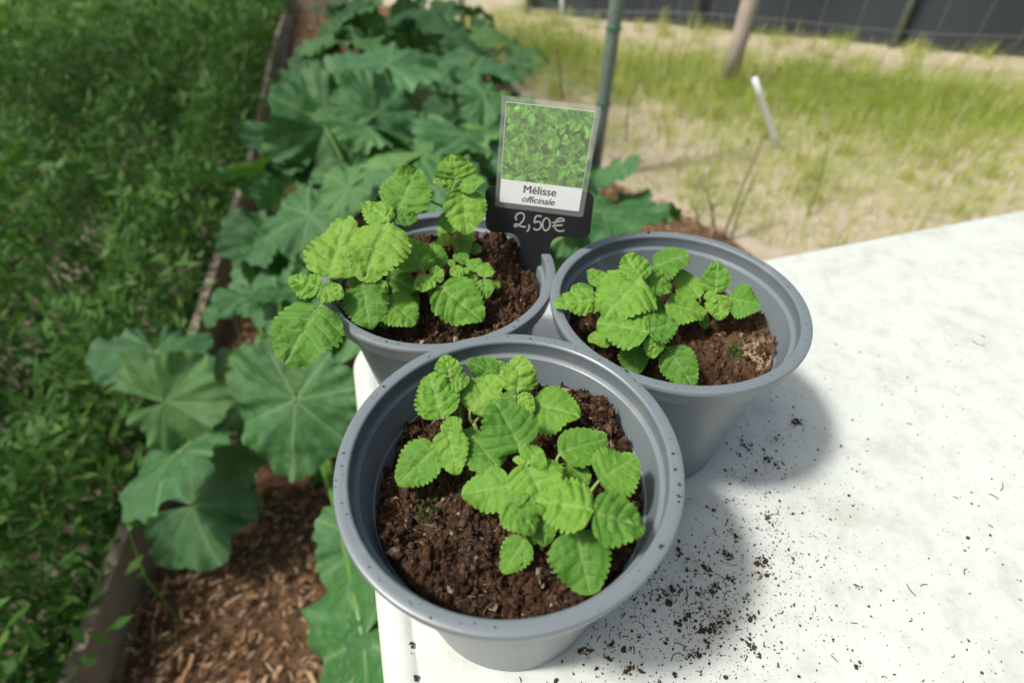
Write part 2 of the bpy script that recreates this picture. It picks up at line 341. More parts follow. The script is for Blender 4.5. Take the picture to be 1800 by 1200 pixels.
# wire mesh in front of the netting on the weathered post
WP = at(1276, 156, 0)
post('wooden_post', WP, WP+np.array([.03, .0, 1.25]), np.array([.047, .042, .044, .039, .043, .038]), MAT['wood'], 'weathered grey brown wooden post carrying wire in front of dark netting', 'post')
rt = empty('wire_fence', WP+np.array([0, -.04, 0]), 'thin galvanised wire mesh strung across the grass past the wooden post', 'fence')
for k, z in enumerate((.06, .2, .34, .48, .62, .76, .9, 1.05)):
    t = np.linspace(-1, 1, 25)[:, None]; P = WP+np.array([0, -.037, z])+t*np.array([1.9, -.62, 0])*(1.0)+np.array([0, 0, 1])*(.012*np.sin(t*7+k))
    V, F = tubeVF(P, .0013, 5); part('wire', V, F, MAT['wire'], rt, WP+np.array([0, -.04, 0]))
for k in range(25):
    p = WP+np.array([0, -.039, 0])+(-1+k/12)*np.array([1.9, -.62, 0])
    V, F = tubeVF(np.linspace(p+np.array([0, 0, .02]), p+np.array([0, 0, 1.06]), 4), .0011, 5); part('upright_wire', V, F, MAT['wire'], rt, WP+np.array([0, -.04, 0]))
# green steel posts along the bed
G1 = np.array([*FE1, 0]); G0 = np.array([*FE0, 0])
for p, top, lab in ((G1, G1+np.array([.035, .01, 1.15]), 'green coated steel post behind the laminated plant card'), (G0, G0+np.array([-.01, 0, 1.1]), 'slim green steel post at the far corner of the squash bed')):
    r = post('steel_post', p, top, .024 if p is G1 else .016, MAT['gmetal'], lab, 'post')
    for z in (.28, .52, .7):
        c = p+(top-p)*z/1.12; w = np.linspace(0, 2*math.pi, 13); P = c+np.stack([.026*np.cos(w), .026*np.sin(w), .004*np.sin(2*w)], -1)
        V, F = tubeVF(P, .0028, 5); part('twine_tie', V, F, MAT['gtwine'], r, p)
for k, z in enumerate((.30, .55, .8)):
    t = np.linspace(0, 1, 30)[:, None]; P = G0+(G1-G0)*t+np.array([0, 0, 1])*(z-.05*np.sin(t*math.pi))+np.array([-.02, 0, 0])
    V, F = tubeVF(P, .0018, 5); tag(single('garden_twine', V, F, MAT['gtwine'], G0+np.array([0, 0, z])), ('lowest', 'middle', 'topmost')[k]+' green twine stretched between the two green steel posts', 'twine')
# white leaning pole, pale stakes, dry stalks
a = at(1368, 262, 0); b = at(1326, 138, .30)
V, F = tubeVF(np.linspace(a, b, 6), np.linspace(.016, .011, 6), 12); tag(single('white_pole', V, F, MAT['white'], a), 'bright white plastic pole leaning over the dry grass', 'pole')
a = at(988, 42, 0); b = a+np.array([-.03, .02, .6]); V, F = tubeVF(np.linspace(a, b, 5), .016, 8); tag(single('pale_stake', V, F, MAT['white'], a), 'pale stake standing in the grass before the dark netting', 'stake')
a = at(566, 70, 0); b = a+np.array([.0, .02, .8]); V, F = tubeVF(np.linspace(a, b, 5), .011, 8); tag(single('wooden_stake', V, F, MAT['wood'], a), 'thin pale wooden stake at the end of the wood chip path', 'stake')
a = at(492, 12, .06); V, F = boxVF(a+np.array([.18, 0, 0]), (.75, .03, .14)); tag(single('bed_end_board', V, F, MAT['plank'], a, smooth=False), 'brown board lying across the end of the wood chip path', 'board')
for (x0, y0, x1, y1, z1, r) in ((990, 178, 978, 70, .28, .005), (1100, 250, 1108, 165, .2, .004), (1268, 425, 1345, 235, .34, .0045), (1262, 420, 1240, 330, .2, .003), (1286, 420, 1335, 300, .22, .003), (1420, 380, 1455, 230, .25, .004), (1232, 405, 1222, 365, .1, .004), (1250, 408, 1248, 355, .12, .0035)):
    a = at(x0, y0, 0); b = at(x1, y1, z1); m = (a+b)/2+np.array([RNG.normal(0, .015), 0, .05])
    P = bez(a, m, b, 10); V, F = tubeVF(P, np.linspace(r, r*.5, 10), 6)
    root = empty('dry_stalk', a, 'thin dry weed stalk rising from the ground beyond the table', 'weed', 'dry weed stalks beyond the table'); part('stem', V, F, MAT['straw'], root, a)
    for k in range(4):
        i = 3+k; p = P[i]; w = RNG.uniform(0, 6.28); d = np.array([math.cos(w), math.sin(w), .5])*.045*RNG.uniform(.6, 1.2); s = np.array([-math.sin(w), math.cos(w), 0])*.004
        V = [p, p+d*.5-s, p+d, p+d*.5+s, p+np.array([0, 0, -.0008])]; part('leaf', V, [[0, 1, 2, 3], [0, 3, 4], [0, 4, 1]], MAT['feather'], root, a, smooth=False, attrs={'tint': [.6]*5})

a = at(1263, 172, 0); root = empty('dandelion', a, 'single yellow dandelion flower in the grass near the wooden post', 'flower')
V, F = tubeVF(np.linspace(a, a+np.array([.003, 0, .05]), 4), .0016, 6); part('stem', V, F, MAT['straw'], root, a)
MAT['yellow'] = m_simple('yellow_petals', (.8, .55, .02), .6); V = []; F = []
for k in range(26):
    w = k*2.4; q = .006+.010*(k/26); d = np.array([math.cos(w), math.sin(w), .5-.4*k/26]); s_ = np.array([-math.sin(w), math.cos(w), 0])*.0022; c_ = a+np.array([.003, 0, .05]); n0 = len(V); V += [c_, c_+d*q-s_, c_+d*q*1.25, c_+d*q+s_]; F.append([n0, n0+1, n0+2, n0+3])
part('flower_head', V, F, MAT['yellow'], root, a, smooth=False)
# two trees added out of view at left to shade the squash bed
MAT['bark'] = m_simple('bark', (.12, .09, .065), .9, .4, 20, .8, 60)
def added_shade_tree(x, y, r, hz, seed, label, N):
    g = np.random.default_rng(seed); root = empty('added_shade_tree', (x, y, 0), label, 'tree', 'added unseen trees shading the beds'); org = np.array([x, y, 0])
    P = np.array([(x, y, 0), (x+.03, y, .6), (x-.02, y+.04, 1.3), (x, y, hz-r*.45)]); parts = [tubeVF(P, [.09, .075, .06, .045], 10)]
    for k in range(9):
        a = k*2.4+g.uniform(0, .5); e = g.uniform(.2, .9); s0 = P[2]+(P[3]-P[2])*g.random(); d = np.array([math.cos(a)*math.cos(e), math.sin(a)*math.cos(e), math.sin(e)])*r*g.uniform(.7, .95)
        parts.append(tubeVF(bez(s0, s0+d*.5+np.array([0, 0, -.08]), s0+d, 7), np.linspace(.032, .008, 7), 6))
    V, F = joinVF(parts); part('trunk', V, F, MAT['bark'], root, org)
    d = g.normal(0, 1, (N, 3)); d /= np.linalg.norm(d, axis=1)[:, None]; q = r*(g.random(N)**.42)*(.82+.36*vnoise(d[:, 0]*2.2+seed, d[:, 1]*2.2+d[:, 2]*2.9)); c = np.array([x, y, hz])+d*q[:, None]*np.array([1, 1, .72])
    a = g.uniform(0, 6.28, N); e = g.normal(-.2, .5, N); L = g.uniform(.05, .10, N); w = L*.5; t = np.stack([np.cos(a)*np.cos(e), np.sin(a)*np.cos(e), np.sin(e)], -1)*L[:, None]; s_ = np.stack([-np.sin(a), np.cos(a), g.normal(0, .4, N)], -1)*(w/2)[:, None]
    V = np.stack([c, c+t*.5-s_, c+t, c+t*.5+s_], 1).reshape(-1, 3); part('crown', V, np.arange(4*N).reshape(-1, 4), MAT['feather'], root, org, smooth=False, attrs={'tint': np.repeat(g.random(N), 4)})
added_shade_tree(-3.15, 2.35, 1.65, 3.6, 3, 'broad leafy tree added out of view to shade the far half of the squash bed', 4800)
added_shade_tree(-2.95, .15, .95, 3.1, 4, 'smaller leafy tree added out of view to shade the wood chip path', 900)

# ------------------------------------------------------------------ squash plants
def squash_variant(seed):
    g = np.random.default_rng(seed); nt_, nr = 112, 13
    th = np.radians(np.linspace(-166, 166, nt_)); lobes = np.radians([0, 54, -54, 106, -106, 150, -150]) + g.normal(0, .05, 7)
    amp = np.array([1, .93, .93, .85, .85, .62, .62])*g.uniform(.93, 1.07, 7)
    R = np.zeros(nt_)
    for l, a_ in zip(lobes, amp): R = np.maximum(R, a_*np.exp(-np.abs((th-l)/.50)**2.2*.36))
    R = R**.55*(1+.05*np.abs(np.sin(th*13+g.uniform(0, 3)))+.03*np.abs(np.sin(th*29+g.uniform(0, 6)))+.05*np.sin(th*3.3+g.uniform(0, 6)))
    rr = np.linspace(0.02, 1, nr)**.9; TH, RR = np.meshgrid(th, rr, indexing='ij'); RA = RR*R[:, None]
    dv = np.min(np.abs(TH[..., None]-lobes[None, None]), -1)
    x = RA*np.sin(TH); y = RA*np.cos(TH)
    ridge = .07*RA*np.clip(dv/.45, 0, 1)**1.3
    z = ridge-.16*RA**2+.08*RA*np.sin(TH*3+g.uniform(0, 6))+.055*(RR**2.5)*np.sin(TH*8+g.uniform(0, 6))+.04*(RR**4)*np.sin(TH*23+g.uniform(0, 6))+.06*RA
    z += .10*(fbm(x*2.6+seed, y*2.6+7, 3)-.5)*2*RR+.035*(fbm(x*8+seed, y*8+3, 2)-.5)*2*RR
    vein = np.exp(-(dv*RA/.016)**2)
    s2 = np.abs(((RA*1.0-dv*.55)*6.5) % 1-.5); vein = np.maximum(vein, .45*np.exp(-(s2/.09)**2)*(dv < .45))
    V = np.stack([x, y, z], -1).reshape(-1, 3); F = [[i*nr+j, (i+1)*nr+j, (i+1)*nr+j+1, i*nr+j+1] for i in range(nt_-1) for j in range(nr-1)]
    return mesh('squash_leaf', V, F, attrs={'vein': vein.ravel()})
SQV = [squash_variant(40+k) for k in range(7)]
for m_ in SQV: m_.materials.append(MAT['squash'])
CROWNS = [(-.42, .62), (-.36, 1.15), (-.30, 1.75), (-.50, 2.4), (.12, 1.55), (-.75, 3.1), (-.15, 2.75)]
CLAB = ['squash plant whose broad leaves hang beside the white table edge', 'squash plant with smooth blue green leaves just behind the pots', 'squash plant with tall ruffled leaves in the middle of the bed',
        'squash plant spreading leaves over the wood chip path', 'squash plant reaching under the laminated card towards the sunlit ground', 'squash plant at the far end of the bed by the thin wooden stake', 'squash plant growing against the green twine and steel post']
PL = [empty('squash_plant', (x, y, .005), CLAB[i], 'squash plant', 'squash plants in the bed') for i, (x, y) in enumerate(CROWNS)]
for i, (x, y) in enumerate(CROWNS):
    V, F = tubeVF(np.array([(x, y, .005), (x+.01, y, .05), (x+.015, y+.02, .10), (x+.02, y+.04, .13)]), [.02, .019, .016, .008], 9); part('stem', V, F, MAT['sqstem'], PL[i], (x, y, .005))
def squash_leaf(hub, tip, size=None, roll=0., plant=None, v=None, face=.42):
    hub = np.asarray(hub); tip = np.asarray(tip); Y = nrm(tip-hub); L = min(size or np.linalg.norm(tip-hub), .15+.02*RNG.random())
    roll += RNG.normal(0, .36); N0 = nrm(np.array([0, 0, 1.])*(1-face)+face*nrm(EYE-hub)); N0 = nrm(N0-(N0@Y)*Y); X = np.cross(Y, N0)
    Z = math.cos(roll)*N0+math.sin(roll)*X; X = np.cross(Y, Z)
    if plant is None: plant = int(np.argmin([np.hypot(hub[0]-c[0], hub[1]-c[1]) for c in CROWNS]))
    cx, cy = CROWNS[plant]; root = PL[plant]; org = np.array([cx, cy, .005])
    o = obj('leaf', SQV[RNG.integers(0, 7) if v is None else v], None, root)
    Mx = Matrix.Identity(4)
    for i in range(3): Mx[i][0], Mx[i][1], Mx[i][2], Mx[i][3] = X[i]*L, Y[i]*L, Z[i]*L, hub[i]-org[i]
    o.matrix_local = Mx
    c = np.array([cx+.012, cy+.015, .08]); mid = (hub+c)/2+np.array([0, 0, .10])-Z*.02
    P = bez(hub+Z*L*.003, mid-Y*L*.15, c, 10)
    V, F = tubeVF(P, np.linspace(.0035, .007, 10), 7)
    A = np.stack([X, Y, Z], 1)*L; Vl = (V-hub)@np.linalg.inv(A).T
    obj('petiole', mesh('petiole', Vl, F), MAT['sqstem'], o)
def SQ(hx, hy, tx, ty, z, dz=0., roll=0., **k): z += RNG.uniform(-.05, .05); dz += RNG.uniform(-.05, .05); squash_leaf(at(hx, hy, z), at(tx, ty, z+dz), roll=roll, **k)
SQ(682, 117, 705, 42, .52, .04); SQ(662, 200, 690, 140, .52, .05, .1); SQ(552, 172, 462, 186, .45, -.04); SQ(645, 222, 572, 182, .50, .0, .2)
SQ(572, 224, 468, 254, .46, -.05); SQ(752, 268, 850, 196, .52, -.03, -.1); SQ(740, 262, 690, 205, .50, .0, 0); SQ(598, 52, 556, 58, .52, -.02); SQ(604, 76, 632, 58, .5, .0); SQ(612, 34, 622, 10, .55, .0)
SQ(652, 48, 655, 10, .50, .02); SQ(840, 128, 800, 100, .42, -.02); SQ(852, 172, 812, 190, .42, -.03); SQ(895, 80, 930, 72, .42, -.02); SQ(612, 330, 560, 348, .52, -.02)
SQ(545, 378, 516, 455, .45, -.06); SQ(690, 320, 655, 300, .55, .0); SQ(1060, 372, 1185, 362, .48, -.05); SQ(1000, 392, 985, 440, .46, -.03); SQ(520, 702, 512, 832, .46, -.08, .1)
SQ(470, 300, 440, 330, .40, -.04); SQ(540, 560, 470, 600, .42, -.05, -.1); SQ(600, 640, 540, 640, .36, -.04); SQ(650, 950, 556, 1010, .44, -.06, .2); SQ(640, 1120, 540, 1180, .46, -.08); SQ(690, 1130, 600, 1210, .52, -.05, -.1)
SQ(770, 330, 820, 280, .55, .0, .2); SQ(820, 240, 870, 290, .50, -.05); SQ(480, 430, 450, 500, .38, -.05); SQ(760, 120, 800, 160, .42, -.03); SQ(700, 30, 740, 20, .45, .0); SQ(520, 250, 480, 300, .40, -.03)
SQ(600, 130, 560, 110, .42, .0, .2); SQ(790, 60, 830, 50, .4, -.02); SQ(570, 480, 600, 540, .40, -.04); SQ(500, 520, 440, 560, .36, -.05)
def fill():
    B = [(-.62, .45), (-.1, .45), (.30, 1.2), (.16, 1.85), (-.15, 2.9), (-.3, 3.7), (-.95, 3.9), (-1.05, 2.7), (-.72, 1.9), (-.62, 1.1)]
    k = 0
    while k < 150:
        x, y = RNG.uniform(-1.1, .45), RNG.uniform(.45, 3.9)
        if not inpoly(np.array([x]), np.array([y]), B)[0]: continue
        k += 1; z = RNG.uniform(.12, .42); w = RNG.uniform(0, 2*math.pi); L = RNG.uniform(.05, .13); d = np.array([math.cos(w), math.sin(w), RNG.uniform(-.35, .1)])
        squash_leaf((x, y, z), np.array([x, y, z])+d*L, roll=RNG.normal(0, .4), face=.2)
fill()

# ------------------------------------------------------------------ the table
ed = nrm(np.array([-.28, 1.0])); ex = np.array([ed[1], -ed[0]])         # left edge runs along ed, far edge along ex
TC = np.array([-.1285, .303])                                          # far left corner (before rounding)
TL, TW = 1.35, .80
def rrect(inset, r, n=10):
    x0, x1, y0, y1 = inset, TL-inset, inset, TW-inset; r = max(r-inset, .004); P = []
    for cx, cy, a0 in ((x1-r, y0+r, -90), (x1-r, y1-r, 0), (x0+r, y1-r, 90), (x0+r, y0+r, 180)):
        for k in range(n): a = math.radians(a0+90*k/(n-1)); P.append((cx+r*math.cos(a), cy+r*math.sin(a)))
    return [TC+ex*p[0]-ed*(TW-p[1]) for p in P]
org = np.array([*(TC+ex*TL/2-ed*TW/2), 0])
root = empty('garden_table', org, 'white plastic garden table strewn with soil crumbs', 'table')
rings = [(.03, -.03), (.006, -.032), (.0015, -.026), (0, -.016), (.0012, -.006), (.004, -.0015), (.008, 0), (.0165, 0), (.0175, -.0009), (.019, -.0009), (.020, 0)]
V = []; m_ = 40
for ins, dz in rings: V += [(*p, TZ+dz) for p in rrect(ins, .034)]
F = [[i*m_+k, i*m_+(k+1) % m_, (i+1)*m_+(k+1) % m_, (i+1)*m_+k] for i in range(len(rings)-1) for k in range(m_)]
F += [list(range((len(rings)-1)*m_, len(rings)*m_)), list(range(m_))[::-1]]
tt = part('table_top', V, F, MAT['table'], root, org)
for p in tt.data.polygons: p.use_smooth = len(p.vertices) == 4
for a in (.10, TL-.10):
    for b in (.10, TW-.10):
        c = TC+ex*a-ed*(TW-b); V, F = tubeVF(np.array([(*c, 0), (*c, .35), (*c, TZ-.03)]), [.02, .024, .028], 14); part('leg', V, F, MAT['table'], root, org)

# ------------------------------------------------------------------ pots and soil
PC = {'front': (-.0017, .1166, .112, .089), 'left': (-.0399, .2435, .104, .0905), 'right': (.0851, .2120, .107, .081)}   # centre, rim height, soil height above table
PLAB = {'front': 'grey plastic pot showing a wide bare patch of crumbly soil', 'left': 'grey plastic pot that holds the black price stake', 'right': 'grey plastic pot whose soil sits deepest beside the one with bare soil'}
def pot(key):
    x, y, H, S = PC[key]; c = np.array([x, y, TZ+.0006])
    root = empty('plant_pot', c, PLAB[key], 'pot', 'grey plastic pots on the table'); h = H*100
    k = lambda P: [(a/100, b/100) for a, b in P]
    rim = k([(5.72, h-1.02), (6.22, h-1.04), (6.33, h-.98), (6.37, h-.85), (6.44, h-.35), (6.5, h-.22), (6.5, h-.12), (6.46, h-.03), (6.38, h), (6.2, h-.005), (6.03, h-.02), (5.97, h-.06), (5.94, h-.14), (5.95, h-.2)])
    V, F = lathe(rim, 144, c); ro = part('rim', V, F, MAT['pot'], root, c); ro.data.set_sharp_from_angle(angle=math.radians(28))
    t = lambda z: 4.45+(5.74-4.45)*z/(h-1.0)
    body = k([(5.95, h-.2), (5.97, h-.4), (5.94, h-.74), (5.9, h-.79), (5.8, h-.82), (5.74, h-.86), (5.71, h-.93), (5.52, h-2.2), (5.49, h-2.25), (5.42, h-2.28), (5.39, h-2.34), (t(.6)-.16, .35), (.2, .3), (0.001, .3)])
    outer = k([(.001, .12), (3.9, .12), (4.0, .02), (4.25, 0), (4.4, .06), (t(.2), .2), (t(h-2.55), h-2.55), (t(h-2.5)+.035, h-2.5), (t(h-2.45)+.035, h-2.45), (t(h-1.6), h-1.6), (5.72, h-1.02)])
    V, F = joinVF([lathe(body, 144, c), lathe(outer, 144, c)]); part('body', V, F, MAT['pot'], root, c).data.set_sharp_from_angle(angle=math.radians(28))
    return root
for k in PC: pot(k)
def blobVF(c, r, g, flat=.55):
    t = (1+5**.5)/2; P = np.array([(-1,t,0),(1,t,0),(-1,-t,0),(1,-t,0),(0,-1,t),(0,1,t),(0,-1,-t),(0,1,-t),(t,0,-1),(t,0,1),(-t,0,-1),(-t,0,1)])/1.9
    F = [[0,11,5],[0,5,1],[0,1,7],[0,7,10],[0,10,11],[1,5,9],[5,11,4],[11,10,2],[10,7,6],[7,1,8],[3,9,4],[3,4,2],[3,2,6],[3,6,8],[3,8,9],[4,9,5],[2,4,11],[6,2,10],[8,6,7],[9,8,1]]
    P = P*g.uniform(.55, 1.25, (12, 1))*np.array([1, g.uniform(.5, 1), flat])*r; a = g.uniform(0, 6.28); P = np.stack([P[:, 0]*math.cos(a)-P[:, 1]*math.sin(a), P[:, 0]*math.sin(a)+P[:, 1]*math.cos(a), P[:, 2]], -1)
    P[:, 2] -= P[:, 2].min(); return P+np.asarray(c), F
def soilz(key, x, y):                          # height of the soil surface
    cx, cy, H, S = PC[key]; u, v = (x-cx)*100, (y-cy)*100; sd = {'front': 3, 'left': 40, 'right': 77}[key]
    z = (fbm(u*.35+sd, v*.35+sd, 3)-.5)*1.3
    wx = u+.5*(fbm(u*1.3, v*1.3+sd, 2)-.5); wy = v+.5*(fbm(u*1.3+9, v*1.3, 2)-.5)
    d, hh = worley(wx*.62+sd, wy*.62+sd, sd); z = z+(.6-np.clip(d, 0, 1))*1.3*(.15+hh)
    d, hh = worley(wx*1.6+sd, wy*1.6+5, sd+9); z = z+(.55-np.clip(d, 0, 1))*.95*(.15+hh)
    d, hh = worley(wx*3.8+sd, wy*3.8+5, sd+21); z = z+(.5-np.clip(d, 0, 1))*.48*(.15+hh)
    d, hh = worley(wx*8+sd, wy*8+5, sd+33); z = z+(.5-np.clip(d, 0, 1))*.18*(.15+hh)
    z = z+(fbm(u*6, v*6, 3)-.5)*.16
    if key == 'front':
        z = z+.75*np.exp(-((u-3.6)**2+(v-3.4)**2)/2.2)+.35*np.exp(-((u+1.4)**2+(v+3.2)**2)/3)-.5*np.exp(-((u-.2)**2+(v+4.3)**2)/.35)-.45*np.exp(-((u+4.6)**2+(v-1)**2)/3)
    if key == 'left': z = z+.55*np.exp(-((u-4.0)**2+(v-3)**2)/5)-.5*np.exp(-((u+1)**2+(v+3.5)**2)/4)
    if key == 'right': z = z+.6*np.exp(-((u-3.6)**2+(v+2)**2)/6)-.5*np.exp(-((u+2.6)**2+(v+2.5)**2)/4)
    return TZ+S+z/100
def soil(key, n_):
    cx, cy, H, S = PC[key]; R = (4.29+(5.52-4.29)*(S*100-.35)/(H*100-2.55))/100-.0006
    g = np.linspace(-1, 1, n_); X, Y = np.meshgrid(g, g, indexing='ij')
    a = np.maximum(np.abs(X), np.abs(Y)); b = np.hypot(X, Y)+1e-9; X, Y = X*a/b, Y*a/b                 # square grid to disc
    x = cx+X*R; y = cy+Y*R; z = soilz(key, x, y)
    rr = np.hypot(X, Y); z = np.where(rr > .97, z-.004*(rr-.97)/.03, z)
    V = np.stack([x, y, z], -1).reshape(-1, 3); i = np.arange(n_*n_).reshape(n_, n_)
    F = np.stack([i[:-1, :-1], i[1:, :-1], i[1:, 1:], i[:-1, 1:]], -1).reshape(-1, 4)
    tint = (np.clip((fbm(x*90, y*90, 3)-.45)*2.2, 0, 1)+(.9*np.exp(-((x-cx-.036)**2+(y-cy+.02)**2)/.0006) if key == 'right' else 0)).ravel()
    # fibres and crumbs lying on the surface
    N = 2400 if key == 'front' else 1500; rad = R*.97*np.sqrt(RNG.random(N)); w = RNG.uniform(0, 2*math.pi, N); x = cx+rad*np.cos(w); y = cy+rad*np.sin(w); z = soilz(key, x, y)
    L = RNG.lognormal(math.log(.0022), .5, N).clip(.0008, .009); q = RNG.uniform(.0001, .0003, N)+L*RNG.uniform(.0, .1, N); a = RNG.uniform(0, 2*math.pi, N); e = RNG.normal(.15, .45, N)
    d = np.stack([np.cos(a)*np.cos(e), np.sin(a)*np.cos(e), np.sin(e)], -1)*L[:, None]/2; s = np.stack([-np.sin(a), np.cos(a), 0*a], -1)*q[:, None]; up = np.array([0, 0, 1.])*q[:, None]*.8; c = np.stack([x, y, z+.0004], -1)
    b = np.stack([-np.sin(a), np.cos(a), .6+0*a], -1)*(L*RNG.normal(0, .12, N))[:, None]
    V2 = np.stack([c-d, c+b-s, c+b+up, c+b+s, c+d], 1).reshape(-1, 3); j = np.arange(N)[:, None]*5+len(V)
    F2 = np.concatenate([j+np.array([t_]) for t_ in ([0, 1, 2], [0, 2, 3], [4, 2, 1], [4, 3, 2])])
    K = 4600 if key == 'front' else 2600; rad = R*.96*np.sqrt(RNG.random(K)); w = RNG.uniform(0, 2*math.pi, K); x = cx+rad*np.cos(w); y = cy+rad*np.sin(w)
    B, BF = blobVF((0, 0, 0), 1, RNG, 1.); BF = np.array(BF); B = B-B.mean(0); r = RNG.lognormal(math.log(.0008), .5, K).clip(.0003, .0026)
    V3 = np.stack([x, y, soilz(key, x, y)+r*.15], -1)[:, None]+B[None]*RNG.uniform(.55, 1.35, (K, 12, 1))*r[:, None, None]*RNG.uniform(.6, 1.3, (K, 1, 3))
    F3 = (np.arange(K)[:, None, None]*12+BF[None]).reshape(-1, 3)+len(V)+len(V2)
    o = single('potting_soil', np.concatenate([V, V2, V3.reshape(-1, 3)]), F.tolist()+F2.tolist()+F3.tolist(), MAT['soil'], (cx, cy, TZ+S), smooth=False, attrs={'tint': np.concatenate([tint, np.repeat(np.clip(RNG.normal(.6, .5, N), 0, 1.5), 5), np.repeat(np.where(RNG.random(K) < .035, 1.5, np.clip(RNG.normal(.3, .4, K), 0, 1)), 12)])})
    o['kind'] = 'stuff'
    tag(o, {'front': 'crumbly dark brown potting soil, widely bare, in the pot with no sign', 'left': 'reddish brown fibrous potting soil around the black price stake', 'right': 'mixed dark and pale barky soil in the pot furthest along the table'}[key], 'soil')
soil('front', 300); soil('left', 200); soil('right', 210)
for key, px, py, r in (('front', 757, 893, .006), ('right', 1283, 640, .004)):          # little moss patches
    p = at(px, py, TZ+PC[key][3]); N = 500; w = RNG.uniform(0, 6.28, N); d = r*np.sqrt(RNG.random(N)); x = p[0]+d*np.cos(w); y = p[1]+d*np.sin(w)
    V, F, t = blades(N, x, y, np.full(N, .0011), np.full(N, .0005), RNG.random(N)*.5, .8); V[:, 2] += np.repeat(soilz(key, x, y), 5)
    tag(single('moss_patch', V, F, MAT['feather'], p, smooth=False, attrs={'tint': t}), 'small dark green moss patch on the '+('bare soil' if key == 'front' else 'pale barky soil'), 'moss', kind='stuff')

# crumbs on the table
def clear_of_pots(x, y):
    return all(math.hypot(x-p[0], y-p[1]) > .0462 for p in PC.values())
def table_crumbs():
    parts = []; k = 0; g = RNG
    dens_c = [(1180, 1060, 60, .9), (1290, 1100, 60, 1), (1200, 960, 60, .7), (1330, 1000, 70, 1), (1060, 1150, 60, .8), (1310, 860, 60, .5), (1250, 1170, 60, .9), (1420, 900, 90, .5), (1430, 1100, 90, .6), (1340, 790, 60, .8), (1330, 950, 60, 1), (1110, 1060, 50, .8), (1230, 1060, 50, 1), (1130, 1000, 60, .5)]
    while k < 3800:
        if g.random() < .72:
            cx, cy, s, w = dens_c[g.integers(0, len(dens_c))]
            if g.random() > w: continue
            px, py = g.normal(cx, s), g.normal(cy, s*.8)
        else: px, py = g.uniform(640, 1800), g.uniform(560, 1260)
        if px < 1000 and g.random() < .72: continue
        p = at(px, py, TZ); q = p[:2]-TC; u, v = q@ex, -(q@ed)
        if not (.012 < u < TL-.02 and .012 < v < TW-.02) or not clear_of_pots(p[0], p[1]): continue
        r = min(g.lognormal(math.log(.00028), .55), .0016); k += 1
        if g.random() < .035:                                   # a curled fibre
            a = g.uniform(0, 6.28); L = r*g.uniform(5, 11); d = np.array([math.cos(a), math.sin(a), 0])*L; e = np.array([-math.sin(a), math.cos(a), .3])*L*g.uniform(-.5, .5)
            parts.append(tubeVF(bez(p+np.array([0, 0, .0003]), p+d/2+e*1+np.array([0, 0, .0006]), p+d+np.array([0, 0, .0003]), 5), .00022, 4)); continue
        parts.append(blobVF(p+np.array([0, 0, .0001]), r, g))
    for q in range(46):                                        # little heaps
        cx, cy, s_, w = dens_c[g.integers(0, len(dens_c))]; px, py = g.normal(cx, s_), g.normal(cy, s_*.8)
        for _ in range(g.integers(8, 34)):
            p = at(px+g.normal(0, 7), py+g.normal(0, 5), TZ); r = min(g.lognormal(math.log(.00042), .6), .0018)
            if clear_of_pots(p[0], p[1]): parts.append(blobVF(p+np.array([0, 0, .0001]), r, g))
    for (cx, cy, H, S) in PC.values():                         # grains caught on the rims
        for _ in range(70):
            w = g.uniform(0, 6.28); rr = g.uniform(.0612, .0638); parts.append(blobVF((cx+rr*math.cos(w), cy+rr*math.sin(w), TZ+.0006+H-.0001), g.lognormal(math.log(.00028), .5), g))
    V, F = joinVF(parts); tag(single('soil_specks', V, F, MAT['crumb'], at(1250, 1050, TZ), smooth=False), 'fine dark specks of spilled potting soil scattered over the white table', 'soil', kind='stuff')
table_crumbs()
for i, (px, py, r) in enumerate(((1177, 1060, 2.2), (1197, 975, 1.5), (1190, 1095, 1.8), (1192, 1108, 1.4), (1093, 1141, 1.8), (934, 1180, 2.0), (1068, 1158, 1.7), (1235, 1110, 1.9), (1318, 1088, 1.8), (1292, 942, 1.2), (724, 1135, 1.3), (733, 1192, 1.6), (1225, 1043, 1.3), (1185, 1184, 1.6), (1240, 1128, 1.5), (1300, 800, 1.4), (1208, 982, 1.0), (976, 1195, 1.3), (1170, 1130, 1.3), (1330, 1150, 1.4))):
    p = at(px, py, TZ)
    if not clear_of_pots(p[0], p[1]): continue
    V, F = joinVF([blobVF(p+np.array([RNG.normal(0, r/2600), RNG.normal(0, r/2600), .0001]), r/1000*RNG.uniform(.45, .85), RNG) for _ in range(4)])
    tag(single('soil_crumb', V, F, MAT['crumb'], p, smooth=False), 'coarse dark crumb of potting soil lying on the white table', 'soil crumb', 'coarse soil crumbs on the table')

